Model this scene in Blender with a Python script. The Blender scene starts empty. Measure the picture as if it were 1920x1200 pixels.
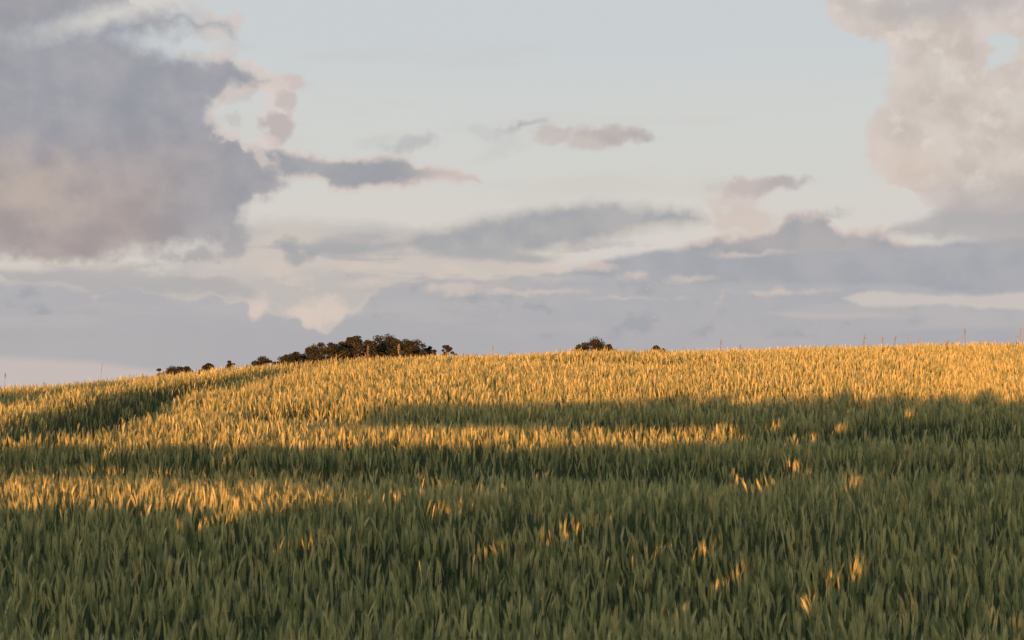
import bpy, math, random
import numpy as np
from mathutils import Vector

rng = np.random.default_rng(11)
random.seed(11)
scene = bpy.context.scene
COL = scene.collection

# ------------------------------------------------------------------ camera
PW, PH = 1920.0, 1200.0
F = PW * 50.0 / 36.0                      # focal length in photo pixels
PITCH = math.atan(120.0 / F)
cam_d = bpy.data.cameras.new("camera"); cam_d.lens = 50.0; cam_d.sensor_width = 36.0
cam_d.clip_start = 0.1; cam_d.clip_end = 20000.0
cam_d.dof.use_dof = True; cam_d.dof.focus_distance = 16.0; cam_d.dof.aperture_fstop = 8.0
cam = bpy.data.objects.new("camera", cam_d); COL.objects.link(cam)
cam.location = (0, 0, 0); cam.rotation_euler = (math.pi / 2 + PITCH, 0, 0)
scene.camera = cam

# ------------------------------------------------------------------ exposure
EXPO = 1.4
scene.view_settings.view_transform = 'Standard'
scene.view_settings.look = 'None'
scene.view_settings.exposure = EXPO
scene.view_settings.gamma = 1.0
scene.view_settings.use_curve_mapping = False
scene.cycles.max_bounces = 6
scene.cycles.transmission_bounces = 4
scene.cycles.diffuse_bounces = 3

# ------------------------------------------------------------------ sun
SUN_EL = math.radians(2.5)
SUN_AZ = math.radians(18.0)               # light travels towards +Y, veering to +X
tdir = Vector((math.sin(SUN_AZ) * math.cos(SUN_EL), math.cos(SUN_AZ) * math.cos(SUN_EL), -math.sin(SUN_EL)))
sl = bpy.data.lights.new("sun", 'SUN'); sl.energy = 5.0; sl.angle = math.radians(0.25)
sl.color = (1.0, 0.38, 0.12)
sun = bpy.data.objects.new("sun", sl); COL.objects.link(sun)
sun.rotation_euler = tdir.to_track_quat('-Z', 'Y').to_euler()

# ------------------------------------------------------------------ sky
def lin(c):
    return tuple(((v / 255.0) / 12.92 if v / 255.0 <= 0.04045 else ((v / 255.0 + 0.055) / 1.055) ** 2.4) for v in c)
def pix_angles(x, y):
    """azimuth and elevation, in units of photo pixels, of a sky direction"""
    dx, dy, dz = (x - 960.0), F, (600.0 - y)
    c, s = math.cos(PITCH), math.sin(PITCH)
    wy, wz = dy * c - dz * s, dy * s + dz * c
    return math.atan2(dx, wy) * F, math.atan2(wz, math.hypot(dx, wy)) * F

world = bpy.data.worlds.new("World"); scene.world = world; world.use_nodes = True
NT = world.node_tree; NT.nodes.clear()
class E:                                  # tiny expression wrapper over shader sockets
    def __init__(s, k): s.k = k
    def __add__(a, b): return M('ADD', a, b)
    def __radd__(a, b): return M('ADD', b, a)
    def __sub__(a, b): return M('SUBTRACT', a, b)
    def __rsub__(a, b): return M('SUBTRACT', b, a)
    def __mul__(a, b): return M('MULTIPLY', a, b)
    def __rmul__(a, b): return M('MULTIPLY', b, a)
def plug(sock, v):
    if isinstance(v, E): NT.links.new(v.k, sock)
    elif isinstance(v, tuple) and sock.type == 'RGBA' and len(v) == 3: sock.default_value = v + (1.0,)
    else: sock.default_value = v
def M(op, *a):
    n = NT.nodes.new('ShaderNodeMath'); n.operation = op
    for i, v in enumerate(a): plug(n.inputs[i], v)
    return E(n.outputs[0])
def mn(a, b): return M('MINIMUM', a, b)
def mx(a, b): return M('MAXIMUM', a, b)
def sstep(v, lo, hi):
    n = NT.nodes.new('ShaderNodeMapRange'); n.interpolation_type = 'SMOOTHSTEP'
    plug(n.inputs[0], v); plug(n.inputs[1], lo); plug(n.inputs[2], hi); n.inputs[3].default_value = 0; n.inputs[4].default_value = 1
    return E(n.outputs[0])
def mix(f, a, b):
    n = NT.nodes.new('ShaderNodeMix'); n.data_type = 'RGBA'; n.clamp_factor = True
    plug(n.inputs[0], f); plug(n.inputs[6], a); plug(n.inputs[7], b)
    return E(n.outputs[2])
def comb(x, y, z=0.0):
    n = NT.nodes.new('ShaderNodeCombineXYZ'); plug(n.inputs[0], x); plug(n.inputs[1], y); plug(n.inputs[2], z)
    return E(n.outputs[0])
def noise(vec, scale, detail=6.0, rough=0.55, dist=0.0):
    n = NT.nodes.new('ShaderNodeTexNoise'); n.noise_dimensions = '2D' if False else '3D'
    NT.links.new(vec.k, n.inputs['Vector']); n.inputs['Scale'].default_value = scale
    n.inputs['Detail'].default_value = detail; n.inputs['Roughness'].default_value = rough
    n.inputs['Distortion'].default_value = dist
    return E(n.outputs[0]), E(n.outputs[1])
def curve(u, pts, lo, hi, vlo, vhi):
    n = NT.nodes.new('ShaderNodeFloatCurve')
    c = n.mapping.curves[0]
    P = [((p[0] - lo) / (hi - lo), (p[1] - vlo) / (vhi - vlo)) for p in sorted(pts)]
    P = [(0.0, P[0][1])] + P + [(1.0, P[-1][1])]
    while len(c.points) < len(P): c.points.new(0.5, 0.5)
    for q, p in zip(c.points, P):
        q.location = p; q.handle_type = 'AUTO_CLAMPED'
    n.mapping.update()
    t = M('MULTIPLY_ADD', u, 1.0 / (hi - lo), -lo / (hi - lo))
    plug(n.inputs['Value'], t)
    return M('MULTIPLY_ADD', E(n.outputs[0]), vhi - vlo, vlo)

tc = NT.nodes.new('ShaderNodeTexCoord')
sx = NT.nodes.new('ShaderNodeSeparateXYZ'); NT.links.new(tc.outputs['Generated'], sx.inputs[0])
dX, dY, dZ = E(sx.outputs[0]), E(sx.outputs[1]), E(sx.outputs[2])
AZ = M('ARCTAN2', dX, dY) * F
EL = M('ARCSINE', dZ) * F
V3 = comb(AZ * 0.01, EL * 0.01)            # 1 unit = 100 photo pixels of angle
V3s = comb(AZ * 0.0035, EL * 0.014, 7.3)   # stretched for layered cloud
wa, wc = noise(V3, 0.9, 6.0, 0.58)
sep = NT.nodes.new('ShaderNodeSeparateColor'); NT.links.new(wc.k, sep.inputs[0])
n1, n2, n3 = E(sep.outputs[0]) - 0.5, E(sep.outputs[1]) - 0.5, E(sep.outputs[2]) - 0.5
fa, fc = noise(V3, 2.8, 5.0, 0.52)
ga, gc = noise(V3, 1.5, 3.0, 0.45)
sep2 = NT.nodes.new('ShaderNodeSeparateColor'); NT.links.new(fc.k, sep2.inputs[0])
f1, f2, f3 = E(sep2.outputs[0]) - 0.5, E(sep2.outputs[1]) - 0.5, E(sep2.outputs[2]) - 0.5
f4 = f3; f3 = (ga - 0.5) * 1.2
s1, _ = noise(V3s, 1.0, 7.0, 0.6, 0.3); s1 = s1 - 0.5
S2 = comb(AZ * 0.0016, EL * 0.012, 2.1)
s2, _ = noise(S2, 1.0, 5.0, 0.55); s2 = s2 - 0.5
UW = AZ + n1 * 150.0 + f1 * 60.0
VW = EL + n2 * 120.0 + f2 * 55.0
UL = AZ + n1 * 70.0 + f1 * 30.0
VL = EL + s1 * 60.0 + f2 * 14.0
LO, HI = -1150.0, 1150.0
def A(pts): return [pix_angles(*p) for p in pts]
def band(top, bot, U, V):
    """signed depth inside a cloud given by its upper and lower outlines"""
    if top[0][0] > -190:
        top = [(top[0][0] - 60, top[0][1] + 90)] + top; bot = [(bot[0][0] - 60, bot[0][1] - 90)] + bot
    if top[-1][0] < 1930:
        top = top + [(top[-1][0] + 60, top[-1][1] + 90)]; bot = bot + [(bot[-1][0] + 60, bot[-1][1] - 90)]
    T = curve(U, A(top), LO, HI, -400.0, 1400.0); B = curve(U, A(bot), LO, HI, -400.0, 1400.0)
    return mn(T - V, V - B)
def side(pts, V):
    """azimuth of a cloud's edge at each elevation"""
    P = [pix_angles(*p) for p in pts]
    return curve(V, [(e, a) for a, e in P], -350.0, 1000.0, -1150.0, 1150.0)
def ell(cx, cy, rx, ry, U, V, rot=0.0):
    a, e = pix_angles(cx, cy)
    cu, cv = U - a, V - e
    if rot:
        c, s = math.cos(rot), math.sin(rot)
        cu, cv = cu * c + cv * s, cv * c - cu * s
    q = M('SQRT', (cu * (1 / rx)) * (cu * (1 / rx)) + (cv * (1 / ry)) * (cv * (1 / ry)))
    return (1.0 - q) * min(rx, ry)

K = 1.0 / 2 ** EXPO
def C(r, g, b): return tuple(v * K for v in lin((r, g, b)))
# clear air: colour by elevation
def elev(y): return pix_angles(960, y)[1]
base = C(216, 204, 196)
for y0, y1, c in ((660, 560, (214, 205, 198)), (560, 430, (217, 212, 206)), (430, 260, (212, 213, 210)),
                  (260, 60, (206, 211, 214)), (60, -500, (199, 207, 214)), (-500, -2200, (176, 186, 200))):
    base = mix(sstep(EL, elev(y0), elev(y1)), base, C(*c))
sky = base
# the sky brightens towards the setting sun behind the viewpoint
sdot = (dX * -tdir.x + dY * -tdir.y) + dZ * -tdir.z
sky = mix(sstep(sdot, -0.1, 1.0) * 0.9, sky, tuple(1.8 * K * v for v in (0.95, 0.86, 0.76)))
def layer(sky, d, lo, hi, col, op=1.0):
    m = sstep(d, lo, hi)
    return mix(m * op if op != 1.0 else m, sky, col)

# thin high streaks across the whole sky
sky = mix(sstep(s2 + s1 * 0.5, 0.03, 0.28) * 0.30, sky, C(206, 196, 190))
# mid left layered streaks
d = band([(250, 560), (480, 415), (560, 405), (700, 410), (820, 440), (1000, 470), (1100, 540)],
         [(250, 540), (480, 600), (700, 600), (1100, 530)], UL, VL)
sky = layer(sky, d + s2 * 90.0, -14, 40, C(190, 185, 183), 0.85)
sky = layer(sky, d * 0.4 + s1 * 60.0 + f3 * 20.0, 2, 22, C(214, 203, 195), 0.6)
# pale bank, upper part at left under the big cloud
d = band([(-200, 500), (0, 500), (200, 505), (380, 500), (520, 510), (640, 500), (760, 515), (900, 560)],
         [(-200, 700), (900, 640)], UL, VL)
sky = layer(sky, d + s2 * 50.0 + f3 * 25.0, -6, 26, C(190, 186, 184), 0.8)
sky = layer(sky, mx(ell(595, 588, 80, 32, AZ + f1 * 60.0, EL + f2 * 50.0), ell(478, 580, 38, 24, AZ + f1 * 60.0, EL + f2 * 50.0)) + f4 * 40.0, -8, 24, C(220, 204, 195), 0.95)
# peach and grey layers woven through the lower sky
zone = band([(-200, 500), (0, 500), (400, 470), (700, 430), (1100, 440), (1300, 470), (2100, 480)], [(-200, 600), (600, 600), (2100, 600)], UL, VL)
sky = layer(sky, mn(zone, (s1 + s2 * 0.9 + f4 * 0.25) * 110.0 + 2.0), -2, 16, C(176, 174, 178), 0.75)
sky = layer(sky, mn(zone, (s1 * -1.0 + f3 * 0.5 + f4 * 0.3) * 110.0 - 9.0), -2, 12, C(216, 200, 191), 0.7)
# low bank along the horizon
d = band([(-200, 520), (0, 524), (60, 528), (110, 532), (150, 545), (200, 549), (240, 540), (300, 548), (360, 552), (400, 544), (432, 572), (455, 562), (478, 596), (500, 580), (530, 590), (565, 600)],
         [(-200, 900), (565, 900)], AZ + n1 * 16.0 + f1 * 26.0, EL + n2 * 14.0 + f2 * 30.0)
d = mx(d, band([(540, 606), (585, 608), (608, 618), (640, 598), (672, 578), (700, 548), (740, 532), (800, 520), (900, 518), (1000, 508), (1150, 486), (1300, 480), (1600, 470), (1920, 468), (2100, 468)],
         [(540, 900), (2100, 900)], AZ + n1 * 16.0 + f1 * 30.0, EL + n2 * 16.0 + f2 * 30.0))
d = mx(d, band([(-200, 625), (2100, 622)], [(-200, 900), (2100, 900)], AZ, EL))
bankc = mix(sstep(AZ, -900.0, 500.0), C(178, 177, 181), C(168, 171, 179))
bankc = mix(sstep(s1 + f3 * 0.4, -0.25, 0.3), bankc, C(182, 180, 183))
bankc = mix(sstep(EL, elev(655), elev(600)) * 0.3, bankc, C(176, 176, 185))
bs = sstep(AZ, -350.0, -100.0)
sky = mix(sstep(d - bs * 6.0 + f4 * 12.0, -3.0, 8.0 + bs * 22.0) * 0.96, sky, bankc)
sky = layer(sky, mn(10.0 - d, d + 6.0) + f3 * 22.0, 0, 10, C(214, 202, 194), 0.35)
inner = mn(d, (s1 * 0.8 + n3 * 0.8 + f4 * 0.5) * 100.0 - 6.0)
sky = layer(sky, mn(inner, EL * 1.0 - elev(640)), -2, 18, C(158, 163, 172), 0.7)
sky = layer(sky, mn(mn(d, (s2 * -1.0 - s1 * 0.5) * 130.0 - 4.0), EL - elev(625)), -2, 12, C(188, 184, 186), 0.6)
sky = layer(sky, mn(mn(d - 4.0, (n2 * -1.0 + s1 * 0.6 + f4 * 0.6) * 90.0 - 16.0), EL - elev(600)), -1, 10, C(208, 194, 188), 0.6)
# pale gap low at the left and at the right
sky = layer(sky, band([(-200, 662), (0, 664), (150, 672), (300, 690), (420, 700)], [(-200, 760), (300, 760), (420, 700)], UL, EL + s1 * 14.0), -6, 16, C(208, 195, 190), 0.8)
# lens cloud in the middle
d = band([(700, 470), (760, 450), (850, 432), (950, 410), (1050, 396), (1120, 388), (1180, 392), (1230, 396), (1290, 402), (1330, 420)],
         [(700, 462), (760, 462), (850, 476), (950, 474), (1050, 456), (1150, 438), (1210, 420), (1260, 412), (1330, 404)], AZ + n1 * 12.0 + f1 * 30.0, EL + s1 * 8.0 + f2 * 26.0)
sky = layer(sky, d + 20.0 + f3 * 20.0, -6, 16, C(200, 192, 188), 0.7)
sky = layer(sky, d + 9.0 + f4 * 22.0, -5, 20, mix(sstep(f3 + n3, -0.25, 0.3), C(160, 163, 170), C(178, 176, 178)), 0.92)
for cx, cy, rx, ry in ((640, 466, 100, 13), (990, 486, 60, 10), (900, 478, 90, 12)):
    sky = layer(sky, ell(cx, cy, rx, ry, UL, EL + s1 * 16.0 + f2 * 14.0), -4, 8, C(170, 171, 175), 0.8)
for cx, cy, rx, ry in ((540, 458, 26, 18), (560, 484, 32, 18), (575, 474, 20, 10)):
    sky = layer(sky, ell(cx, cy, rx, ry, AZ + f1 * 50.0 + n1 * 30.0, EL + f2 * 46.0) + f4 * 26.0, -5, 12, C(166, 166, 171), 0.8)
# right chain of low cumulus
d = band([(1230, 484), (1290, 466), (1340, 450), (1400, 442), (1455, 428), (1490, 404), (1540, 402), (1565, 432), (1600, 436), (1640, 436), (1680, 452), (1720, 470)],
         [(1230, 490), (1400, 482), (1500, 480), (1640, 480), (1720, 480)], AZ + n1 * 18.0 + f1 * 36.0, EL + n2 * 12.0 + f2 * 36.0)
sky = layer(sky, d + 9.0 + f4 * 20.0, -6, 12, C(208, 192, 186), 0.8)
sky = layer(sky, d + f4 * 24.0, -5, 14, mix(sstep(f3 + n3, -0.2, 0.3), C(163, 164, 170), C(178, 173, 176)), 0.95)
for cx, cy, rx, ry, c, op in ((1550, 402, 32, 7, (176, 173, 178), .7), (1395, 410, 56, 26, (210, 193, 186), .7), (1385, 375, 46, 22, (210, 195, 188), .65), (1415, 348, 62, 20, (196, 183, 180), .85), (1470, 342, 44, 17, (184, 174, 176), .9), (1350, 352, 30, 14, (204, 194, 190), .5)):
    sky = layer(sky, ell(cx, cy, rx, ry, AZ + n1 * 14.0 + f1 * 40.0, EL + f2 * 40.0) + f3 * 12.0 + f4 * 30.0, -7, 11, C(*c), op)
# dark band, right
d = band([(1000, 520), (1060, 508), (1150, 482), (1250, 466), (1400, 472), (1500, 468), (1700, 458), (1920, 440), (2100, 430)],
         [(1000, 520), (1150, 522), (1300, 534), (1500, 534), (1700, 538), (1800, 552), (1920, 545), (2100, 545)], AZ + n1 * 60.0 + f1 * 30.0, EL + s1 * 26.0 + f2 * 16.0)
sky = layer(sky, d, -4, 10, mix(sstep(f3 + s1, -0.3, 0.3), C(162, 165, 174), C(173, 174, 181)), 0.95)
d = band([(1580, 560), (1650, 546), (1780, 552), (1920, 546), (2100, 546)], [(1580, 560), (1660, 578), (1760, 572), (1860, 580), (2100, 584)], AZ + f1 * 30.0, EL + s1 * 14.0 + f2 * 16.0)
sky = layer(sky, d, -3, 7, C(206, 198, 194), 0.85)
d = band([(1440, 585), (1560, 588), (1700, 590)], [(1440, 588), (1560, 598), (1700, 592)], UL, EL + s1 * 12.0)
sky = layer(sky, d, -4, 6, C(198, 190, 188), 0.5)
for cx, cy, rx, ry in ((1195, 516, 30, 9), (1120, 500, 40, 10), (1010, 500, 60, 8), (845, 540, 50, 12), (930, 545, 30, 7), (1390, 478, 50, 5), (1290, 522, 50, 5), (1010, 548, 70, 6), (1180, 560, 60, 4), (1470, 548, 80, 5), (700, 530, 50, 8)):
    sky = layer(sky, ell(cx, cy, rx, ry, UL, EL + s1 * 20.0 + f2 * 26.0) + f4 * 16.0, -4, 7, C(214, 198, 191), 0.7)
# small free clouds
for cx, cy, rx, ry, rot, c, op in ((985, 234, 38, 9, 0.35, (172, 172, 177), .85), (1040, 252, 44, 20, 0.1, (198, 186, 182), .75), (1105, 262, 60, 17, 0.0, (200, 188, 182), .8),
        (1150, 252, 80, 14, -0.1, (190, 178, 176), .8), (1205, 258, 44, 9, 0.0, (178, 170, 172), .7), (775, 270, 48, 16, 0.25, (183, 181, 184), .65), (720, 262, 60, 10, 0.1, (198, 196, 194), .4),
        (905, 250, 60, 14, -0.2, (196, 195, 194), .45), (940, 282, 50, 12, 0.3, (200, 198, 195), .4)):
    sky = layer(sky, ell(cx, cy, rx, ry, AZ + f1 * 60.0, EL + f2 * 42.0 + n2 * 10.0, rot) + f3 * 14.0 + f4 * 22.0, -6, 11, C(*c), op)
# arm reaching right from the big cloud
d = band([(400, 270), (460, 276), (540, 282), (600, 296), (640, 304), (720, 298), (770, 300), (800, 316), (840, 318), (900, 338)],
         [(400, 340), (460, 330), (560, 330), (605, 336), (620, 352), (700, 350), (760, 340), (820, 338), (900, 336)], AZ + n1 * 40.0 + f1 * 46.0, EL + n2 * 18.0 + f2 * 34.0)
sky = layer(sky, d + 9.0, -5, 11, C(214, 198, 190), 0.75)
sky = layer(sky, d, -5, 10, mix(sstep(AZ, pix_angles(740, 0)[0], pix_angles(850, 0)[0]), mix(sstep(f3 + n3, -0.2, 0.3), C(156, 158, 166), C(168, 168, 173)), C(204, 190, 184)), 0.95)
# pink tendrils right of the big cloud
for cx, cy, rx, ry, rot, c, op in ((505, 158, 50, 26, -0.2, (222, 208, 201), .9), (550, 155, 28, 12, -0.3, (208, 192, 187), .9), (520, 205, 30, 44, -0.2, (222, 209, 203), .85), (538, 188, 14, 20, 0.0, (198, 186, 184), .9), (455, 128, 40, 18, 0.0, (222, 210, 204), .8), (452, 176, 34, 24, 0.3, (200, 190, 188), .7), (438, 232, 20, 22, 0.0, (196, 188, 188), .6),
                                   (520, 240, 24, 26, 0.0, (190, 178, 178), .95), (472, 262, 34, 10, 0.0, (222, 208, 200), .8)):
    sky = layer(sky, ell(cx, cy, rx, ry, AZ + f1 * 50.0, EL + f2 * 50.0, rot) + f3 * 20.0 + f4 * 44.0, -7, 10, C(*c), op * 0.9)
# the big left cloud
Ub, Vb = AZ + n1 * 34.0 + f1 * 62.0, EL + n2 * 30.0 + f2 * 58.0
d = band([(-200, -450), (205, -430), (232, -40), (262, 14), (310, 14), (350, 20), (400, 30), (600, 40)],
         [(-200, 480), (0, 486), (100, 496), (170, 500), (240, 484), (300, 470), (360, 466), (410, 460), (600, 470)], Ub, Vb)
d = mn(d, (side([(440, -60), (450, 40), (448, 70), (440, 100), (426, 150), (414, 180), (408, 215), (418, 245), (442, 262), (480, 276), (520, 300), (538, 330), (530, 352), (500, 372),
                 (470, 386), (460, 404), (470, 432), (462, 452), (430, 480), (400, 520)], Vb) - Ub) * 0.8)
d = mx(d, band([(340, 60), (380, 64), (430, 106), (470, 124), (505, 146), (528, 158)], [(340, 200), (380, 200), (430, 186), (470, 174), (505, 168), (528, 164)], Ub, Vb))
d = mn(d, -1.0 * ell(365, 82, 62, 17, AZ + f1 * 50.0, EL + f2 * 50.0) + f3 * 10.0)
inlet = ell(222, 24, 66, 9, AZ + f1 * 40.0, EL + f2 * 40.0, 0.33) + f4 * 14.0
d = mn(d, 2.0 - inlet)
d = mx(d, ell(400, 44, 46, 15, AZ + f1 * 40.0, EL + f2 * 40.0, -0.35) + f4 * 14.0)
sky = layer(sky, inlet + 22.0, 0, 16, C(220, 213, 206), 0.7)
edge = sstep(d + f4 * 34.0, -12.0, 30.0)
core = mix(sstep(f3 * 0.7 + n3, -0.3, 0.32), C(152, 154, 164), C(172, 170, 176))
pink = mix(sstep(f3 + n3, -0.3, 0.3), C(164, 153, 155), C(180, 168, 166))
gl = mn(sstep(EL, elev(220), elev(400)), sstep(AZ, pix_angles(520, 0)[0], pix_angles(120, 0)[0]) * 1.3)
bc = mix(gl + n1 * 0.35 * 1.0, core, pink)
bc = mix(sstep(EL + n2 * 120.0, elev(120), elev(-60)) * sstep(AZ, pix_angles(420, 0)[0], pix_angles(60, 0)[0]) * 0.75, bc, C(166, 164, 164))
warm = ell(60, 345, 130, 95, AZ + n1 * 180.0, EL + n2 * 120.0)
bc = mix(sstep(warm + f3 * 70.0 + n3 * 60.0, 0, 90) * 0.75, bc, C(194, 179, 170))
bc = mix(sstep(mn(d, 40.0), 34.0, 6.0) * sstep(AZ, pix_angles(250, 0)[0], pix_angles(420, 0)[0]) * 0.5, bc, C(184, 179, 181))
sky = mix(edge, sky, bc)
rimz = sstep(AZ, pix_angles(300, 0)[0], pix_angles(440, 0)[0]) * sstep(EL, elev(470), elev(300))
sky = mix(sstep(mn(22.0 - d, d + 12.0) + f3 * 40.0 + f4 * 30.0, 0, 18) * rimz * 0.6, sky, C(222, 206, 198))
# ragged underside tails
for cx, cy, rx, ry in ((445, 460, 26, 40), (500, 350, 44, 20), (350, 480, 60, 16)):
    sky = layer(sky, ell(cx, cy, rx, ry, AZ + f1 * 60.0, EL + f2 * 60.0) + f3 * 16.0 + f4 * 30.0, -6, 14, C(168, 165, 170), 0.75)
# the right cloud
Ur, Vr = AZ + n1 * 26.0 + f1 * 50.0, EL + n2 * 24.0 + f2 * 54.0
d = band([(1400, -420), (2100, -420)], [(1400, 430), (2100, 430)], Ur, Vr)
d = mn(d, (Ur - side([(1526, -60), (1541, 12), (1562, 42), (1600, 68), (1646, 82), (1660, 104), (1652, 160), (1658, 196), (1638, 214), (1624, 236), (1619, 275), (1636, 324), (1664, 350),
                      (1718, 366), (1744, 400), (1765, 440)], Vr)) * 0.8)
d = mn(d, -1.0 * ell(1880, 92, 24, 24, AZ + f1 * 110.0 + n1 * 40.0, EL + f2 * 110.0) + f4 * 40.0 + 2.0)
body = mix(sstep(f3 * 1.2 + n3 * 0.8, -0.28, 0.25), C(201, 189, 181), C(217, 206, 198))
body = mix(sstep(f2 * 1.4 - n1 * 0.8, 0.05, 0.32) * 0.6, body, C(228, 217, 209))
body = mix(sstep(EL + n2 * 90.0, elev(330), elev(420)) * 0.8, body, C(178, 171, 173))
body = mix(sstep(ell(1680, 320, 80, 50, Ur, Vr) + n3 * 40.0, -30, 40) * 0.6, body, C(216, 197, 185))
body = mix(sstep(ell(1760, 12, 170, 30, Ur, Vr), -10, 25) * 0.7, body, C(180, 176, 178))
body = mix(sstep(mn(d, 90.0), 60.0, 4.0) * 0.5, body, C(220, 208, 202))
sky = mix(sstep(d, -5.0, 16.0) * 0.97, sky, body)
d = band([(1650, 440), (1740, 400), (1800, 390), (2100, 380)], [(1650, 440), (1740, 446), (1920, 470), (2100, 470)], UL, EL + s1 * 34.0 + f2 * 26.0)
sky = layer(sky, d, -8, 18, C(176, 172, 176), 0.8)

st = NT.nodes.new('ShaderNodeTexSky'); st.sky_type = 'NISHITA'; st.sun_disc = False
st.sun_elevation = SUN_EL; st.sun_rotation = math.pi + SUN_AZ
bgn = NT.nodes.new('ShaderNodeBackground'); bgn.inputs['Strength'].default_value = 0.05
NT.links.new(st.outputs[0], bgn.inputs['Color'])
bg = NT.nodes.new('ShaderNodeBackground'); NT.links.new(sky.k, bg.inputs['Color']); bg.inputs['Strength'].default_value = 1.0
ms = NT.nodes.new('ShaderNodeMixShader'); ms.inputs[0].default_value = 0.93
NT.links.new(bgn.outputs[0], ms.inputs[1]); NT.links.new(bg.outputs[0], ms.inputs[2])
wo = NT.nodes.new('ShaderNodeOutputWorld'); NT.links.new(ms.outputs[0], wo.inputs['Surface'])

# ------------------------------------------------------------------ helpers
def tag(o, label=None, cat=None, group=None, kind=None):
    if label: o['label'] = label
    if cat: o['category'] = cat
    if group: o['group'] = group
    if kind: o['kind'] = kind
    return o
class MB:
    def __init__(s): s.v = []; s.f = []; s.m = []
    def add(s, vs, fs, mi=0):
        b = len(s.v); s.v.extend(vs); s.f.extend([tuple(i + b for i in f) for f in fs]); s.m.extend([mi] * len(fs))
    def tube(s, pts, rad, n=5, mi=0):
        pts = [Vector(p) for p in pts]; rings = []
        for i, p in enumerate(pts):
            t = (pts[min(i + 1, len(pts) - 1)] - pts[max(i - 1, 0)]).normalized()
            a = t.cross(Vector((0.31, 0.95, 0.05))).normalized(); b = t.cross(a)
            rings.append([tuple(p + (a * math.cos(2 * math.pi * k / n) + b * math.sin(2 * math.pi * k / n)) * rad[i]) for k in range(n)])
        vs = [q for r in rings for q in r]; fs = []
        for i in range(len(pts) - 1):
            for k in range(n):
                fs.append((i * n + k, i * n + (k + 1) % n, (i + 1) * n + (k + 1) % n, (i + 1) * n + k))
        s.add(vs, fs, mi)
    def mesh(s, name, mats, smooth=True):
        me = bpy.data.meshes.new(name); me.from_pydata([tuple(v) for v in s.v], [], s.f)
        for m in mats: me.materials.append(m)
        me.polygons.foreach_set('material_index', s.m)
        if smooth: me.polygons.foreach_set('use_smooth', [True] * len(s.f))
        me.update(); return me
    def build(s, name, mats, parent=None, smooth=True):
        o = bpy.data.objects.new(name, s.mesh(name, mats, smooth)); COL.objects.link(o)
        if parent: o.parent = parent
        return o
def new_mat(name):
    m = bpy.data.materials.new(name); m.use_nodes = True; nt = m.node_tree; nt.nodes.clear()
    return m, nt
def leafy(name, c0, c1, transl=0.35, rough=0.65, noise_scale=None, per_object=True, zramp=None):
    """foliage: colour varies plant to plant and along the blade; some light passes through"""
    m, nt = new_mat(name); N = nt.nodes; L = nt.links
    mixc = N.new('ShaderNodeMix'); mixc.data_type = 'RGBA'
    mixc.inputs[6].default_value = c0 + (1,); mixc.inputs[7].default_value = c1 + (1,)
    tcn = N.new('ShaderNodeTexCoord')
    nz = N.new('ShaderNodeTexNoise'); nz.inputs['Scale'].default_value = noise_scale or 9.0; nz.inputs['Detail'].default_value = 3
    L.new(tcn.outputs['Object'], nz.inputs['Vector'])
    ad = N.new('ShaderNodeMath'); ad.operation = 'ADD'
    oi = N.new('ShaderNodeObjectInfo')
    if per_object:
        mu = N.new('ShaderNodeMath'); mu.operation = 'MULTIPLY_ADD'; mu.inputs[1].default_value = 1.7; mu.inputs[2].default_value = -0.9
        L.new(oi.outputs['Random'], mu.inputs[0]); L.new(mu.outputs[0], ad.inputs[1])
    L.new(nz.outputs[0], ad.inputs[0]); ad.use_clamp = True
    L.new(ad.outputs[0], mixc.inputs[0])
    p = N.new('ShaderNodeBsdfPrincipled'); p.inputs['Roughness'].default_value = rough
    p.inputs['Specular IOR Level'].default_value = 0.3
    tr = N.new('ShaderNodeBsdfTranslucent')
    L.new(mixc.outputs[2], p.inputs['Base Color']); L.new(mixc.outputs[2], tr.inputs['Color'])
    mxs = N.new('ShaderNodeMixShader'); mxs.inputs[0].default_value = transl
    L.new(p.outputs[0], mxs.inputs[1]); L.new(tr.outputs[0], mxs.inputs[2])
    o = N.new('ShaderNodeOutputMaterial'); L.new(mxs.outputs[0], o.inputs['Surface'])
    return m

# ------------------------------------------------------------------ canopy and ground heights
_Y = np.array([-400, -60, -10, 0, 4, 5.4, 6.2, 7.2, 8.1, 9.0, 9.8, 10.8, 11.7, 13.5, 16.5, 20, 23, 26, 30, 40, 60, 150, 400, 4000.])
_Z = np.array([-9, -2.2, -1.05, -1.03, -1.01, -.97, -.90, -.745, -.575, -.60, -.58, -.475, -.36, -.235, .062, .37, .56, .60, .50, -.10, -1.7, -8, -12, -20.])
_g = np.concatenate([np.linspace(-400, -12, 300), np.linspace(-11.9, 60, 3000), np.linspace(61, 4000, 3000)])
_gz = np.interp(_g, _Y, _Z)
_fi = np.linspace(-12, 62, 3001); _fz = np.interp(_fi, _Y, _Z)
_k = np.exp(-0.5 * (np.arange(-120, 121) / 13.0) ** 2); _k /= _k.sum()
_fz = np.convolve(np.pad(_fz, 120, mode='edge'), _k, mode='valid')
def z0(Y):
    Y = np.asarray(Y, float)
    near = np.interp(Y, _fi, _fz); far = np.interp(Y, _g, _gz)
    w = np.clip((Y + 10) / 2, 0, 1) * np.clip((58 - Y) / 4, 0, 1)
    return near * w + far * (1 - w)
def cross(X, Y):
    k = np.clip((Y - 7.0) / 14.0, 0, 1.2)
    Xc = np.clip(X, -40, 40)
    sp = np.log1p(np.exp(np.clip((-Xc - 2.2) * 1.6, -40, 40))) / 1.6
    return -0.065 * np.clip((Y - 14) / 7, 0, 1) - 0.03 * k * np.clip(-Xc / 8, 0, 1) + k * (0.016 * Xc - 0.058 * sp)
def base_top(X, Y): return z0(Y) + cross(np.asarray(X, float), np.asarray(Y, float))
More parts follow.
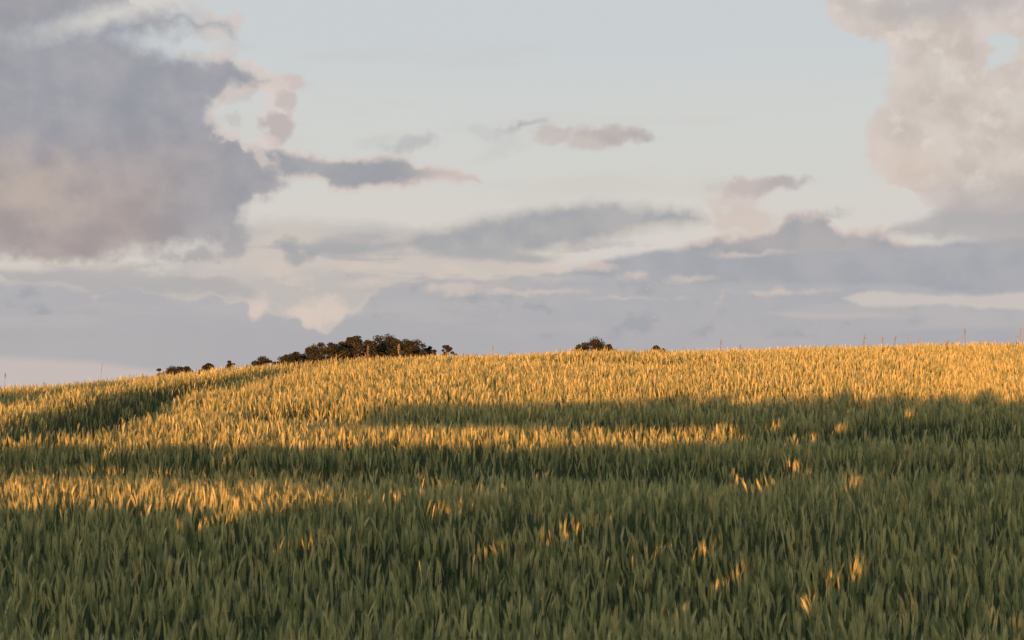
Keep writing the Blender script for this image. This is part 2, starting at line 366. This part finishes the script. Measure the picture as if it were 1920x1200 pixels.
def hit(px, py, off=0.0):
    """where the sight line through a photo point meets the crop's surface"""
    c, s = math.cos(PITCH), math.sin(PITCH)
    dx, dz0 = (px - 960.0) / F, (600.0 - py) / F
    wy, wz = c - dz0 * s, s + dz0 * c
    t = np.linspace(3.0, 40, 8000)
    X, Y, Z = dx * t, wy * t, wz * t
    below = np.nonzero(Z < base_top(X, Y) + off)[0]
    i = below[0] if len(below) else int(np.argmin(Z - base_top(X, Y)))
    return np.array([X[i], Y[i], float(base_top(X[i], Y[i]))])
def at(px, py, Yd):
    c, s = math.cos(PITCH), math.sin(PITCH)
    dz0 = (600.0 - py) / F; t = Yd / (c - dz0 * s)
    return Vector(((px - 960.0) / F * t, Yd, (s + dz0 * c) * t))
def seg_dist(X, Y, P):
    """distance to a polyline and signed side"""
    best = np.full(X.shape, 1e9)
    for a, b in zip(P[:-1], P[1:]):
        ab = b - a; L2 = (ab ** 2).sum()
        t = np.clip(((X - a[0]) * ab[0] + (Y - a[1]) * ab[1]) / L2, 0, 1)
        d = np.hypot(X - a[0] - t * ab[0], Y - a[1] - t * ab[1])
        best = np.minimum(best, d)
    return best
# hollows and wheel tracks (px on the crop, depth m, half width m)
HOLLOWS = [
    ([(-250, 852), (150, 858), (500, 868), (900, 872), (1400, 868), (2200, 872)], 0.28, 0.62),
    ([(540, 768), (700, 776), (900, 780), (1150, 784), (1500, 792), (2200, 800)], 0.15, 0.6),
    ([(95, 800), (120, 786), (160, 768), (250, 738), (350, 716), (440, 703), (520, 692), (570, 684)], 0.68, 0.50),
    ([(115, 786), (190, 772)], 0.45, 0.62),
    ([(-120, 752), (0, 742), (120, 724), (230, 712)], 0.34, 0.32),
    ([(600, 681), (800, 672), (1000, 668), (1200, 669), (1330, 674)], 0.16, 0.6),
]
BUMPS = []
_HP = [(np.array([hit(*p)[:2] for p in pts]), dep, w) for pts, dep, w in HOLLOWS]
_BP = [(np.array([hit(*p)[:2] for p in pts]), dep, w) for pts, dep, w in BUMPS]
def vnoise(X, Y, s, seed):
    r = np.random.default_rng(seed); T = r.random((256, 256))
    x, y = X / s + 1000, Y / s + 1000
    xi, yi = np.floor(x).astype(int), np.floor(y).astype(int); fx, fy = x - xi, y - yi
    fx = fx * fx * (3 - 2 * fx); fy = fy * fy * (3 - 2 * fy)
    g = lambda a, b: T[a % 256, b % 256]
    return (g(xi, yi) * (1 - fx) + g(xi + 1, yi) * fx) * (1 - fy) + (g(xi, yi + 1) * (1 - fx) + g(xi + 1, yi + 1) * fx) * fy - 0.5
def relief(X, Y):
    z = 0.09 * vnoise(X, Y, 1.3, 1) + 0.05 * vnoise(X, Y, 0.5, 2)
    for P, dep, w in _HP:
        d = seg_dist(X, Y, P)
        z = z - dep * np.exp(-(d / w) ** 4)
    for P, dep, w in _BP:
        z = z + dep * np.exp(-(seg_dist(X, Y, P) / w) ** 2)
    return z
def top(X, Y): return base_top(X, Y) + relief(X, Y)
CROP = 0.80

# ------------------------------------------------------------------ ground
def build_ground():
    xs = np.concatenate([-np.geomspace(4000, 14, 30), np.arange(-13.5, 13.6, 0.3), np.geomspace(14, 4000, 30)])
    ys = np.concatenate([-np.geomspace(400, 10, 14), np.arange(-9, 32, 0.3), np.geomspace(32.5, 6000, 60)])
    X, Y = np.meshgrid(xs, ys)
    near = np.exp(-(np.clip(np.abs(Y - 12) - 16, 0, 99) / 2) ** 2) * np.exp(-(np.clip(np.abs(X) - 13, 0, 99) / 2) ** 2)
    Z = base_top(X, Y) + near * relief(X, Y) * 0.8 - CROP
    v = np.stack([X, Y, Z], -1).reshape(-1, 3); nx = len(xs); ny = len(ys)
    i = (np.arange(ny - 1)[:, None] * nx + np.arange(nx - 1)[None, :]).reshape(-1)
    f = np.stack([i, i + 1, i + nx + 1, i + nx], -1)
    me = bpy.data.meshes.new("ground"); me.from_pydata(v.tolist(), [], f.tolist())
    me.polygons.foreach_set('use_smooth', [True] * len(f))
    m, nt = new_mat("soil"); N, L = nt.nodes, nt.links
    tcn = N.new('ShaderNodeTexCoord'); nz = N.new('ShaderNodeTexNoise'); nz.inputs['Scale'].default_value = 3.0; nz.inputs['Detail'].default_value = 9
    L.new(tcn.outputs['Object'], nz.inputs['Vector'])
    cr = N.new('ShaderNodeValToRGB'); cr.color_ramp.elements[0].color = (0.03, 0.028, 0.015, 1); cr.color_ramp.elements[1].color = (0.09, 0.085, 0.035, 1)
    L.new(nz.outputs[0], cr.inputs[0])
    p = N.new('ShaderNodeBsdfPrincipled'); p.inputs['Roughness'].default_value = 0.95; L.new(cr.outputs[0], p.inputs['Base Color'])
    bp = N.new('ShaderNodeBump'); bp.inputs['Distance'].default_value = 0.05; L.new(nz.outputs[0], bp.inputs['Height']); L.new(bp.outputs[0], p.inputs['Normal'])
    o = N.new('ShaderNodeOutputMaterial'); L.new(p.outputs[0], o.inputs['Surface'])
    me.materials.append(m)
    ob = bpy.data.objects.new("ground", me); COL.objects.link(ob); tag(ob, kind='structure')
build_ground()

# ------------------------------------------------------------------ the crop
M_EAR = leafy("wheat_ear", (0.17, 0.225, 0.095), (0.47, 0.46, 0.20), 0.25, 0.6, 14.0)
M_AWN = leafy("wheat_awn", (0.24, 0.285, 0.125), (0.57, 0.54, 0.25), 0.40, 0.5, 14.0)
M_LEAF = leafy("wheat_leaf", (0.020, 0.052, 0.024), (0.085, 0.14, 0.055), 0.35, 0.55, 6.0)
M_STEM = leafy("wheat_stem", (0.05, 0.09, 0.045), (0.14, 0.18, 0.085), 0.15, 0.55, 6.0)
def wheat(seed):
    r = random.Random(seed); b = MB()
    H = 0.72; lean = r.uniform(-0.03, 0.06); ph = r.uniform(0, 6.28)
    ax = Vector((lean + 0.02 * math.cos(ph), 0.03 * math.sin(ph), 0))
    def P(t): return Vector((ax.x * t * t, ax.y * t * t, -CROP - 0.045 + H * t))
    b.tube([P(t) for t in (0, .4, .75, 1.0)], [0.0022, 0.002, 0.0016, 0.0012], 3, 3)
    base = P(1.0); up = (P(1.0) - P(0.93)).normalized()
    nod = Vector((r.uniform(-0.15, 0.3), r.uniform(-0.2, 0.2), 0))
    EL_ = r.uniform(0.062, 0.088); ns = 11; pos = base.copy(); spin = r.uniform(0, 3.14)
    side0 = Vector((math.cos(spin), math.sin(spin), 0))
    for i in range(ns):
        t = i / (ns - 1); dr = (up + nod * t).normalized(); pos = pos + dr * EL_ / ns
        w = 0.0025 * (0.5 + 0.9 * math.sin(math.pi * (0.18 + 0.80 * t)))
        for sgn in (1, -1):
            sd = side0 * sgn; o = (dr + sd * 0.42).normalized(); q = dr.cross(sd).normalized()
            c = pos + sd * w * 0.75; ln = 0.0072
            vs = [c - o * ln * .7, c + q * w, c + sd * w * .8, c - q * w, c - sd * w * .6, c + o * ln]
            b.add([tuple(v) for v in vs], [(0, 2, 1), (0, 3, 2), (0, 4, 3), (0, 1, 4), (5, 1, 2), (5, 2, 3), (5, 3, 4), (5, 4, 1)], 0)
            if r.random() < 0.9:
                aw = (dr + sd * r.uniform(.03, .13) + q * r.uniform(-.11, .11)).normalized(); al = r.uniform(.03, .055) * (1 - .25 * t)
                a0 = c + o * ln * .6; wv = dr.cross(aw).normalized() * 0.0011 if dr.cross(aw).length > 1e-4 else q * .0011
                wv2 = (q * 0.6 + sd * 0.8).normalized() * 0.0011
                b.add([tuple(a0 - wv2), tuple(a0 + wv2), tuple(a0 + aw * al)], [(0, 1, 2)], 1)
    for k in range(r.choice((3, 4))):
        t0 = (0.25, 0.48, 0.64, 0.74)[k] + r.uniform(-.05, .05); p0 = P(t0); a = r.uniform(0, 6.28)
        hd = Vector((math.cos(a), math.sin(a), 0)); Lf = r.uniform(.17, .27); w = r.uniform(.0028, .0046)
        wd = Vector((-hd.y, hd.x, 0)); rise = r.uniform(.4, .85); droop = r.uniform(.5, 1.5)
        pts = []; n = 6
        for j in range(n):
            s = j / (n - 1); p = p0 + hd * (Lf * s * (0.22 + .36 * s)) + Vector((0, 0, Lf * (rise * s - droop * .75 * s ** 2.4)))
            ww = w * (1 - s) ** .6 * (0.6 + .8 * s if s < .5 else 1.0); tw = wd + hd * .2 * s + Vector((0, 0, .4 * s))
            pts += [tuple(p - tw * ww), tuple(p + tw * ww)]
        b.add(pts, [(2 * j, 2 * j + 1, 2 * j + 3, 2 * j + 2) for j in range(n - 1)], 2)
    o = bpy.data.objects.new("wheat_plant", b.mesh("wheat_plant", [M_EAR, M_AWN, M_LEAF, M_STEM], False))
    return o
protos = bpy.data.collections.new("wheat_kinds")
NP = 14
for i in range(NP):
    o = wheat(100 + i); o.name = "wheat_plant_%02d" % i; protos.objects.link(o)

def build_crop():
    pts = []
    for y0, y1, dens in ((2.6, 12, 520), (12, 19, 500), (19, 30, 400)):
        hw = 0.39 * y1 + 2.2; n = int((y1 - y0) * 2 * hw * dens)
        X = rng.uniform(-hw, hw, n); Y = rng.uniform(y0, y1, n)
        k = np.abs(X) < 0.39 * Y + 2.2
        pts.append(np.stack([X[k], Y[k]], -1))
    P = np.concatenate(pts); X, Y = P[:, 0], P[:, 1]
    # sown in drill rows a hand apart, running up the slope at an angle
    a = math.radians(-24); u = X * math.cos(a) - Y * math.sin(a); rowp = np.round(u / 0.125) * 0.125
    sh = (rowp + rng.normal(0, 0.022, len(u)) - u); X = X + sh * math.cos(a); Y = Y - sh * math.sin(a)
    Z = top(X, Y)
    # plants vary in height; a few stand proud
    Zj = rng.normal(0, 0.042, len(X)); tall = rng.random(len(X)) < 0.015; Zj[tall] += rng.uniform(.03, .09, tall.sum())
    Z = Z + np.clip(Zj, -.12, .12) * np.where(Y > 12.5, .7, 1.0)
    # clumps
    Z = Z + 0.065 * vnoise(X, Y, 0.15, 5)
    n = len(X)
    me = bpy.data.meshes.new("wheat_field")
    me.vertices.add(n); me.vertices.foreach_set('co', np.stack([X, Y, Z], -1).astype(np.float32).ravel())
    rot = np.stack([rng.normal(0, .05, n), rng.normal(.035, .05, n), rng.uniform(-3.14, 3.14, n)], -1)
    # wind lean is in world space: keep spin small error by tilting with x/y only
    at_ = me.attributes.new('rot', 'FLOAT_VECTOR', 'POINT'); at_.data.foreach_set('vector', rot.astype(np.float32).ravel())
    at_ = me.attributes.new('siz', 'FLOAT', 'POINT'); at_.data.foreach_set('value', rng.uniform(.9, 1.12, n).astype(np.float32))
    at_ = me.attributes.new('kind_index', 'INT', 'POINT'); at_.data.foreach_set('value', rng.integers(0, NP, n).astype(np.int32))
    ob = bpy.data.objects.new("wheat_field", me); COL.objects.link(ob)
    tag(ob, "ripening wheat field, gold ears in sun and grey green stalks in shade", "wheat field", kind='stuff')
    ng = bpy.data.node_groups.new("scatter_wheat", 'GeometryNodeTree')
    ng.interface.new_socket('Geometry', in_out='INPUT', socket_type='NodeSocketGeometry')
    ng.interface.new_socket('Geometry', in_out='OUTPUT', socket_type='NodeSocketGeometry')
    N, L = ng.nodes, ng.links
    gi = N.new('NodeGroupInput'); go = N.new('NodeGroupOutput'); iop = N.new('GeometryNodeInstanceOnPoints')
    ci = N.new('GeometryNodeCollectionInfo'); ci.inputs['Collection'].default_value = protos
    ci.inputs['Separate Children'].default_value = True; ci.inputs['Reset Children'].default_value = True
    def na(name, dt):
        q = N.new('GeometryNodeInputNamedAttribute'); q.data_type = dt; q.inputs['Name'].default_value = name; return q.outputs['Attribute']
    L.new(gi.outputs[0], iop.inputs['Points']); L.new(ci.outputs[0], iop.inputs['Instance'])
    iop.inputs['Pick Instance'].default_value = True
    L.new(na('kind_index', 'INT'), iop.inputs['Instance Index'])
    L.new(na('rot', 'FLOAT_VECTOR'), iop.inputs['Rotation']); L.new(na('siz', 'FLOAT'), iop.inputs['Scale'])
    L.new(iop.outputs[0], go.inputs[0])
    md = ob.modifiers.new("scatter", 'NODES'); md.node_group = ng
    print("wheat plants:", n)
build_crop()

# ------------------------------------------------------------------ leaf screen added behind the viewpoint, openings shaped to pattern the shade
M_SCREEN = leafy("screen_leaf", (0.03, 0.06, 0.02), (0.08, 0.12, 0.04), 0.1, 0.6, 2.0, per_object=False)
M_BARK = leafy("bark", (0.04, 0.03, 0.02), (0.09, 0.07, 0.05), 0.0, 0.9, 6.0, per_object=False)
HY = -2.5
def leaf_cloud(c, sizes, r, up=0.0):
    """one quad per leaf, any orientation"""
    n = len(c); a = r.normal(size=(n, 3)); a /= np.linalg.norm(a, axis=1)[:, None]
    b = r.normal(size=(n, 3)); b -= (a * b).sum(1)[:, None] * a; b /= np.linalg.norm(b, axis=1)[:, None]
    s = sizes[:, None]
    return np.stack([c - a * s, c + b * s * .62 - a * s * .1, c + a * s, c - b * s * .62 - a * s * .1], 1)
def quads_mesh(name, q, mats):
    n = len(q); me = bpy.data.meshes.new(name)
    me.vertices.add(4 * n); me.vertices.foreach_set('co', q.astype(np.float32).ravel())
    me.loops.add(4 * n); me.loops.foreach_set('vertex_index', np.arange(4 * n, dtype=np.int32))
    me.polygons.add(n); me.polygons.foreach_set('loop_start', np.arange(0, 4 * n, 4, dtype=np.int32))
    me.update(calc_edges=True)
    for m in mats: me.materials.append(m)
    return me
LIT = [   # sunlit areas of the crop, as outlines on its surface
    [(-400, 500), (2400, 500), (2400, 748), (1900, 750), (1600, 750), (1400, 748), (1200, 752), (1000, 756), (850, 760), (700, 766), (580, 780), (560, 838), (150, 838), (-400, 842)],
    [(500, 798), (800, 796), (1100, 797), (1350, 798), (1350, 832), (1100, 838), (800, 842), (500, 842)],
    [(-400, 880), (0, 878), (200, 886), (400, 892), (540, 908), (640, 926), (620, 950), (540, 964), (400, 966), (250, 960), (0, 956), (-400, 960)],
]
SHADY = [
    [(60, 812), (62, 790), (130, 768), (250, 738), (400, 708), (530, 692), (525, 702), (400, 726), (310, 744), (245, 772), (225, 796), (150, 812)],
    [(-400, 756), (0, 738), (120, 722), (225, 712), (225, 717), (120, 732), (0, 750), (-400, 770)],
    [(780, 668), (950, 664), (1250, 666), (1250, 674), (950, 674), (780, 677)],
]
FLECKS = [(1030, 1000, .020), (1300, 1035, .012), (1350, 1090, .012), (1525, 1112, .008), (1445, 880, .026), (412, 970, .024), (820, 955, .018), (535, 1022, .008), (872, 1040, .006),
          (1183, 1048, .006), (1425, 905, .016), (1480, 822, .026), (1590, 1080, .004), 
          (912, 918, .006), (740, 928, .016), (1600, 905, .008), (1555, 800, .02), 
          (1420, 796, .024), (830, 905, .008), (1700, 775, .018), (330, 862, .012), (125, 848, .02)]
def inside(x, y, poly):
    r = np.zeros(x.shape, bool); n = len(poly)
    for i in range(n):
        x1, y1 = poly[i]; x2, y2 = poly[(i + 1) % n]
        if y1 == y2: continue
        c = ((y1 > y) != (y2 > y)) & (x < (x2 - x1) * (y - y1) / (y2 - y1) + x1)
        r ^= c
    return r
def to_px(X, Y, Z):
    c, s_ = math.cos(PITCH), math.sin(PITCH)
    f = Y * c + Z * s_; u = -Y * s_ + Z * c
    return 960 + X / f * F, 600 - u / f * F
def build_shade_screen():
    ta, te, ca = math.tan(SUN_AZ), math.tan(SUN_EL), math.cos(SUN_AZ)
    gx = np.arange(-24, 12, .02); gh = np.arange(-1.3, 1.8, .01)
    GX, GH = np.meshgrid(gx, gh)
    PX = np.zeros(GX.shape); PY = np.full(GX.shape, -999.0); open_ = np.ones(GX.shape, bool)
    for Yk in np.arange(4.0, 24.5, .05):          # follow each sunbeam from the screen to the crop
        Xk = GX + (Yk - HY) * ta; Zk = GH - te * (Yk - HY) / ca
        T = base_top(Xk, np.full(Xk.shape, Yk))
        h = open_ & (T >= Zk)
        a_, b_ = to_px(Xk, Yk, T); PX[h] = a_[h]; PY[h] = b_[h]; open_ &= ~h
    lit = open_.copy()
    wob = 12 * vnoise(PX, PY * .5, 40.0, 21) + 26 * vnoise(PX, PY * .2, 8.0, 22)
    for p in LIT: lit |= inside(PX, PY + wob, p)
    for p in SHADY: lit &= ~(inside(PX, PY + wob * .5, p) & ~open_)
    dap = .7 * vnoise(PX, PY * .45, 15.0, 31) + .9 * vnoise(PX, PY * .3, 5.0, 32)
    lit |= (PX > 600) & (PY > 744) & (PY < 790) & ~open_ & (dap > .08 + (PY - 748) / 42 * .5)
    lit &= ~((PX > 900) & (PY > 708) & (PY < 752) & (dap < -.60 + (PY - 708) / 44 * .2))
    flk = np.zeros(lit.shape, bool)
    for px, py, r in FLECKS:
        p = hit(px, py); t = (p[1] - HY) / ca
        flk |= np.hypot(GX - (p[0] - (p[1] - HY) * ta), GH - (p[2] + te * t)) < r + .030
    lit |= flk
    x = rng.uniform(-20, 4.5, 850000); yy = rng.uniform(-.18, .18, len(x)); z = rng.uniform(-1.3, 1.3, len(x))
    # carry each leaf along the sunbeam to the screen's middle plane
    mx_ = x - yy * ta; mh = z + te * yy / ca
    iy = np.clip(((mh + 1.3) / .01).astype(int), 0, len(gh) - 1); ix = np.clip(((mx_ + 24) / .02).astype(int), 0, len(gx) - 1)
    def blur(a, sg, ax):
        w_ = int(3 * sg); kk = np.exp(-.5 * (np.arange(-w_, w_ + 1) / sg) ** 2); kk /= kk.sum()
        return sum(q * np.roll(a, i - w_, axis=ax) for i, q in enumerate(kk))
    soft = blur(blur(lit.astype(np.float32), 1.5, 1), 2.6, 0)
    wide = blur(blur(lit.astype(np.float32), 3, 1), 9, 0); up = (PY > 690) & (PY < 786) & (PX > 620) & ~flk
    soft = np.where(up, wide, soft)
    soft = np.where(lit & flk, 1.0, soft)
    k = rng.random(len(x)) > np.clip(soft[iy, ix] * 1.25 - .05, 0, 1); print('hedge leaves', k.sum(), 'lit h range', gh[lit.any(1)][0], gh[(~lit).any(1)][-1])
    c = np.stack([x, HY + yy, z], -1)[k]
    x2 = rng.uniform(-20, 4.5, 50000)
    c2 = np.stack([x2, HY + rng.uniform(-.35, .35, len(x2)), rng.uniform(-1.85, -1.2, len(x2))], -1)
    szs = np.concatenate([rng.uniform(.020, .030, len(c)), rng.uniform(.04, .06, len(c2))]); c = np.concatenate([c, c2])
    q = leaf_cloud(c, szs, rng)
    root = bpy.data.objects.new("shade_screen", None); COL.objects.link(root); root.location = (0, HY, -1.85)
    tag(root, "unseen leaf screen added behind the viewpoint, openings shaped to shade the crop", "shade_screen")
    fo = bpy.data.objects.new("foliage", quads_mesh("hedge_foliage", q - np.array([0, HY, -1.85]), [M_SCREEN])); COL.objects.link(fo); fo.parent = root
    b = MB()
    for k in range(46):
        x0 = -17.5 + k * .46; b.tube([(x0, 0, 0), (x0 + .04, .03, .5), (x0 - .02, 0, 1.1)], [.03, .025, .012], 5)
    b.build("stem", [M_BARK], root)
build_shade_screen()

# ------------------------------------------------------------------ trees beyond the crest
M_TREE = leafy("tree_leaf", (0.008, 0.012, 0.005), (0.022, 0.025, 0.010), 0.15, 0.6, 1.5, per_object=False)
def make_tree(px, py, wpx, Yd, label, dens=1.0, seed=0):
    r = np.random.default_rng(400 + seed); rr = random.Random(seed)
    tip = at(px, py, Yd); gz = float(base_top(tip.x, Yd)) - CROP; H = tip.z - gz
    root = bpy.data.objects.new("tree", None); COL.objects.link(root); root.location = (tip.x, Yd, gz)
    tag(root, label, "tree", "trees beyond the crest of the field")
    W = wpx / F * Yd * 0.5
    ch = min(H * .7, max(3.0, W * 2.6)); cz = H - ch / 2
    b = MB(); tr = 0.035 * H
    b.tube([(0, 0, -.1), (.05 * H * .1, 0, H * .25), (-.02 * H, .02 * H, H * .55), (0, 0, H * .86)], [tr, tr * .75, tr * .45, tr * .12], 8)
    cen = []; nc = int(60 * dens)
    for k in range(nc):
        t = (k + .5) / nc; a = rr.uniform(0, 6.28); zz = t ** .7 * 2 - 1
        rad = (1 - abs(zz) ** 2.2) ** .5 * W * rr.uniform(.5, 1.2) * (1.9 if zz < .2 else rr.choice((.8, 1.1, 1.5)))
        c = np.array([math.cos(a) * rad, math.sin(a) * rad, cz + zz * ch / 2 * rr.uniform(.72, 1.0)])
        cen.append(c)
        if k % 3 == 0:
            z1 = max(H * .25, c[2] - rr.uniform(.6, 1.4)); b.tube([(0, 0, z1 * .92), (c[0] * .5, c[1] * .5, (z1 + c[2]) / 2), tuple(c)], [tr * .3, tr * .18, tr * .05], 5)
    cen.append(np.array([0, 0, H - .25]))
    b.build("trunk", [M_BARK], root)
    cs, sz = [], []
    for c in cen:
        m = int(rr.uniform(110, 240)); R_ = rr.uniform(.18, .46) * min(1.3, max(.55, W / 1.1))
        d = r.normal(size=(m, 3)); d /= np.linalg.norm(d, axis=1)[:, None]; d *= (r.random(m) ** .45)[:, None] * R_ * np.array([1.15, 1.15, .72])
        cs.append(c + d); sz.append(r.uniform(.05, .09, m))
    q = leaf_cloud(np.concatenate(cs), np.concatenate(sz), r)
    cr = bpy.data.objects.new("crown", quads_mesh("tree_crown", q, [M_TREE])); COL.objects.link(cr); cr.parent = root
TREES = [
    (547, 659, 46, 128, "small dark tree at the left foot of the copse", 1.0), (586, 646, 56, 131, "rounded dark tree second from the left in the copse", 1.0),
    (622, 640, 56, 127, "dark bushy tree left of the pointed one in the copse", 1.2), (664, 628, 44, 130, "dark tree with a pointed top in the middle of the copse", 1.2),
    (693, 635, 44, 126, "dark tree between the pointed tree and the tallest tree", 1.1), (729, 628, 58, 129, "tallest broad dark tree right of the copse's middle", 1.4),
    (766, 635, 46, 127, "dark tree just right of the tallest tree in the copse", 1.1), (801, 647, 38, 130, "low dark tree at the right end of the copse", .9),
    (839, 641, 20, 131, "thin straggly treetop standing alone right of the copse", .45),
    (1113, 636, 62, 128, "broad dark lone treetop on the skyline right of the copse", 1.3), (1084, 646, 18, 130, "tiny treetop touching the left side of the broad lone tree", .5),
    (1143, 646, 24, 127, "low treetop touching the right side of the broad lone tree", .7), (1230, 645, 26, 129, "small round treetop farthest right on the skyline", .9),
    (322, 686, 46, 132, "flat low treetop farthest left on the skyline", .6), (350, 684, 36, 129, "low treetop second from the left end of the skyline", .6),
    (389, 679, 30, 130, "small pointed treetop between low ones left of the copse", .6), (432, 677, 24, 131, "tiny treetop on the slope well left of the copse", .6), (490, 670, 42, 128, "low spreading treetop just left of the copse", .8)]
for i, (px, py, w, Yd, lab, dn) in enumerate(TREES):
    make_tree(px, py + (3 if 540 < px < 850 else 1), w, Yd, lab, dn, i)

# ------------------------------------------------------------------ tall grasses standing above the wheat on the crest
M_GRASS = leafy("grass_blade", (0.10, 0.10, 0.05), (0.20, 0.17, 0.09), 0.2, 0.6, 8.0)
M_SEED = leafy("grass_seed", (0.22, 0.20, 0.13), (0.36, 0.32, 0.22), 0.25, 0.7, 8.0)
def tall_grass(px, py, Yd, leanpx, headpx, label, blade=0, seed=0, thick=1.0):
    r = random.Random(900 + seed)
    tip = at(px, py, Yd); bx = at(px - leanpx, py, Yd).x; gz = float(top(np.array([bx]), np.array([Yd]))[0]) - CROP
    H = tip.z - gz; dx = tip.x - bx
    root = bpy.data.objects.new("tall_grass", None); COL.objects.link(root); root.location = (bx, Yd, gz)
    tag(root, label, "grass", "tall grasses on the crest", "thing")
    P = lambda t: Vector((dx * t ** 2.5, .02 * math.sin(3 * t), H * t))
    b = MB(); b.tube([P(t) for t in (0, .3, .6, .8, .9, 1.0)], [.004, .004, .0036, .0032, .0026, .0012], 5)
    b.build("stem", [M_GRASS], root)
    hl = headpx / F * Yd; h = MB(); n = 16
    for k in range(n):
        t = 1 - (hl / H) * (k / n); p = P(t); a = k * 2.4 + r.uniform(-.4, .4)
        w = .016 * thick * (.4 + math.sin(math.pi * min(1, (k + 1) / n)))
        o = Vector((math.cos(a), math.sin(a) * .8, .0)) * w; u = Vector((o.x * .6 + dx * .05, o.y * .6, .018))
        q = Vector((-math.sin(a), math.cos(a), 0)) *   .007 * thick; c = p + o * .4
        vs = [c - u * .4, c + q, c + o * .35, c - q, c - o * .3, c + u]
        h.add([tuple(v) for v in vs], [(0, 2, 1), (0, 3, 2), (0, 4, 3), (0, 1, 4), (5, 1, 2), (5, 2, 3), (5, 3, 4), (5, 4, 1)])
    h.build("seed_head", [M_SEED], root)
    if blade:
        g = MB(); p0 = P(.86); L_ = blade / F * Yd; sg = -1 if L_ < 0 else 1; pts = []
        for j in range(6):
            s_ = j / 5; p = p0 + Vector((L_ * s_, 0.01 * s_, abs(L_) * (.5 * s_ - .75 * s_ * s_))); ww = .006 * (1 - s_) ** .5 + .0005
            pts += [tuple(p - Vector((0, .003, ww))), tuple(p + Vector((0, .003, ww)))]
        g.add(pts, [(2 * j, 2 * j + 1, 2 * j + 3, 2 * j + 2) for j in range(5)]); g.build("blade", [M_GRASS], root)
GR = [
    (1622, 626, 22.6, 7, 22, "dark leaning grass head left of the pale ones on the right crest", 0, 1.1),
    (1655, 630, 22.2, 1, 14, "pale blurred grass head right of the dark leaning one", 0, 1.2),
    (1680, 629, 22.8, 8, 16, "slanting grass head between the pale head and bare stem", 0, 1.0),
    (1703, 632, 22.4, 0, 9, "thin upright bare grass stem on the right crest", 0, .4),
    (1722, 634, 22.0, 1, 12, "short upright grass head right of the thin bare stem", 0, .8),
    (1778, 638, 21.8, 12, 16, "reddish grass head nodding low over the right crest", 0, 1.0),
    (1809, 616, 22.3, -2, 14, "tallest grass on the right crest with a blade bent left", -16, .8),
    (1914, 612, 22.0, 1, 26, "dark many tiered grass head cut by the right edge", -10, 1.3),
    (1352, 637, 23.0, 3, 12, "lone dark grass head right of the farthest right treetop", 0, .9),
    (1388, 647, 22.4, 1, 10, "short grass stalk barely above the wheat, centre right of skyline", 0, .7),
    (1572, 645, 22.2, 5, 12, "low leaning grass head left of the dark leaning one", 0, .8),
    (192, 680, 25.0, 7, 18, "tall pale grass head alone on the left crest", 0, .7),
    (10, 700, 25.5, 4, 10, "short pale grass head at the left edge of the skyline", 0, .9),
    (748, 646, 21.8, 2, 18, "sunlit tall stalk standing in front of the copse", 0, 1.3),
    (690, 650, 21.0, 3, 18, "sunlit stalk left of the one before the copse's right half", 0, 1.1),
    (924, 648, 22.5, 1, 10, "small grass head on the skyline between copse and lone tree", 0, .8)]
for i, (px, py, Yd, lp, hp, lab, bl, th) in enumerate(GR):
    tall_grass(px, py, Yd, lp, hp, lab, bl, i, th)
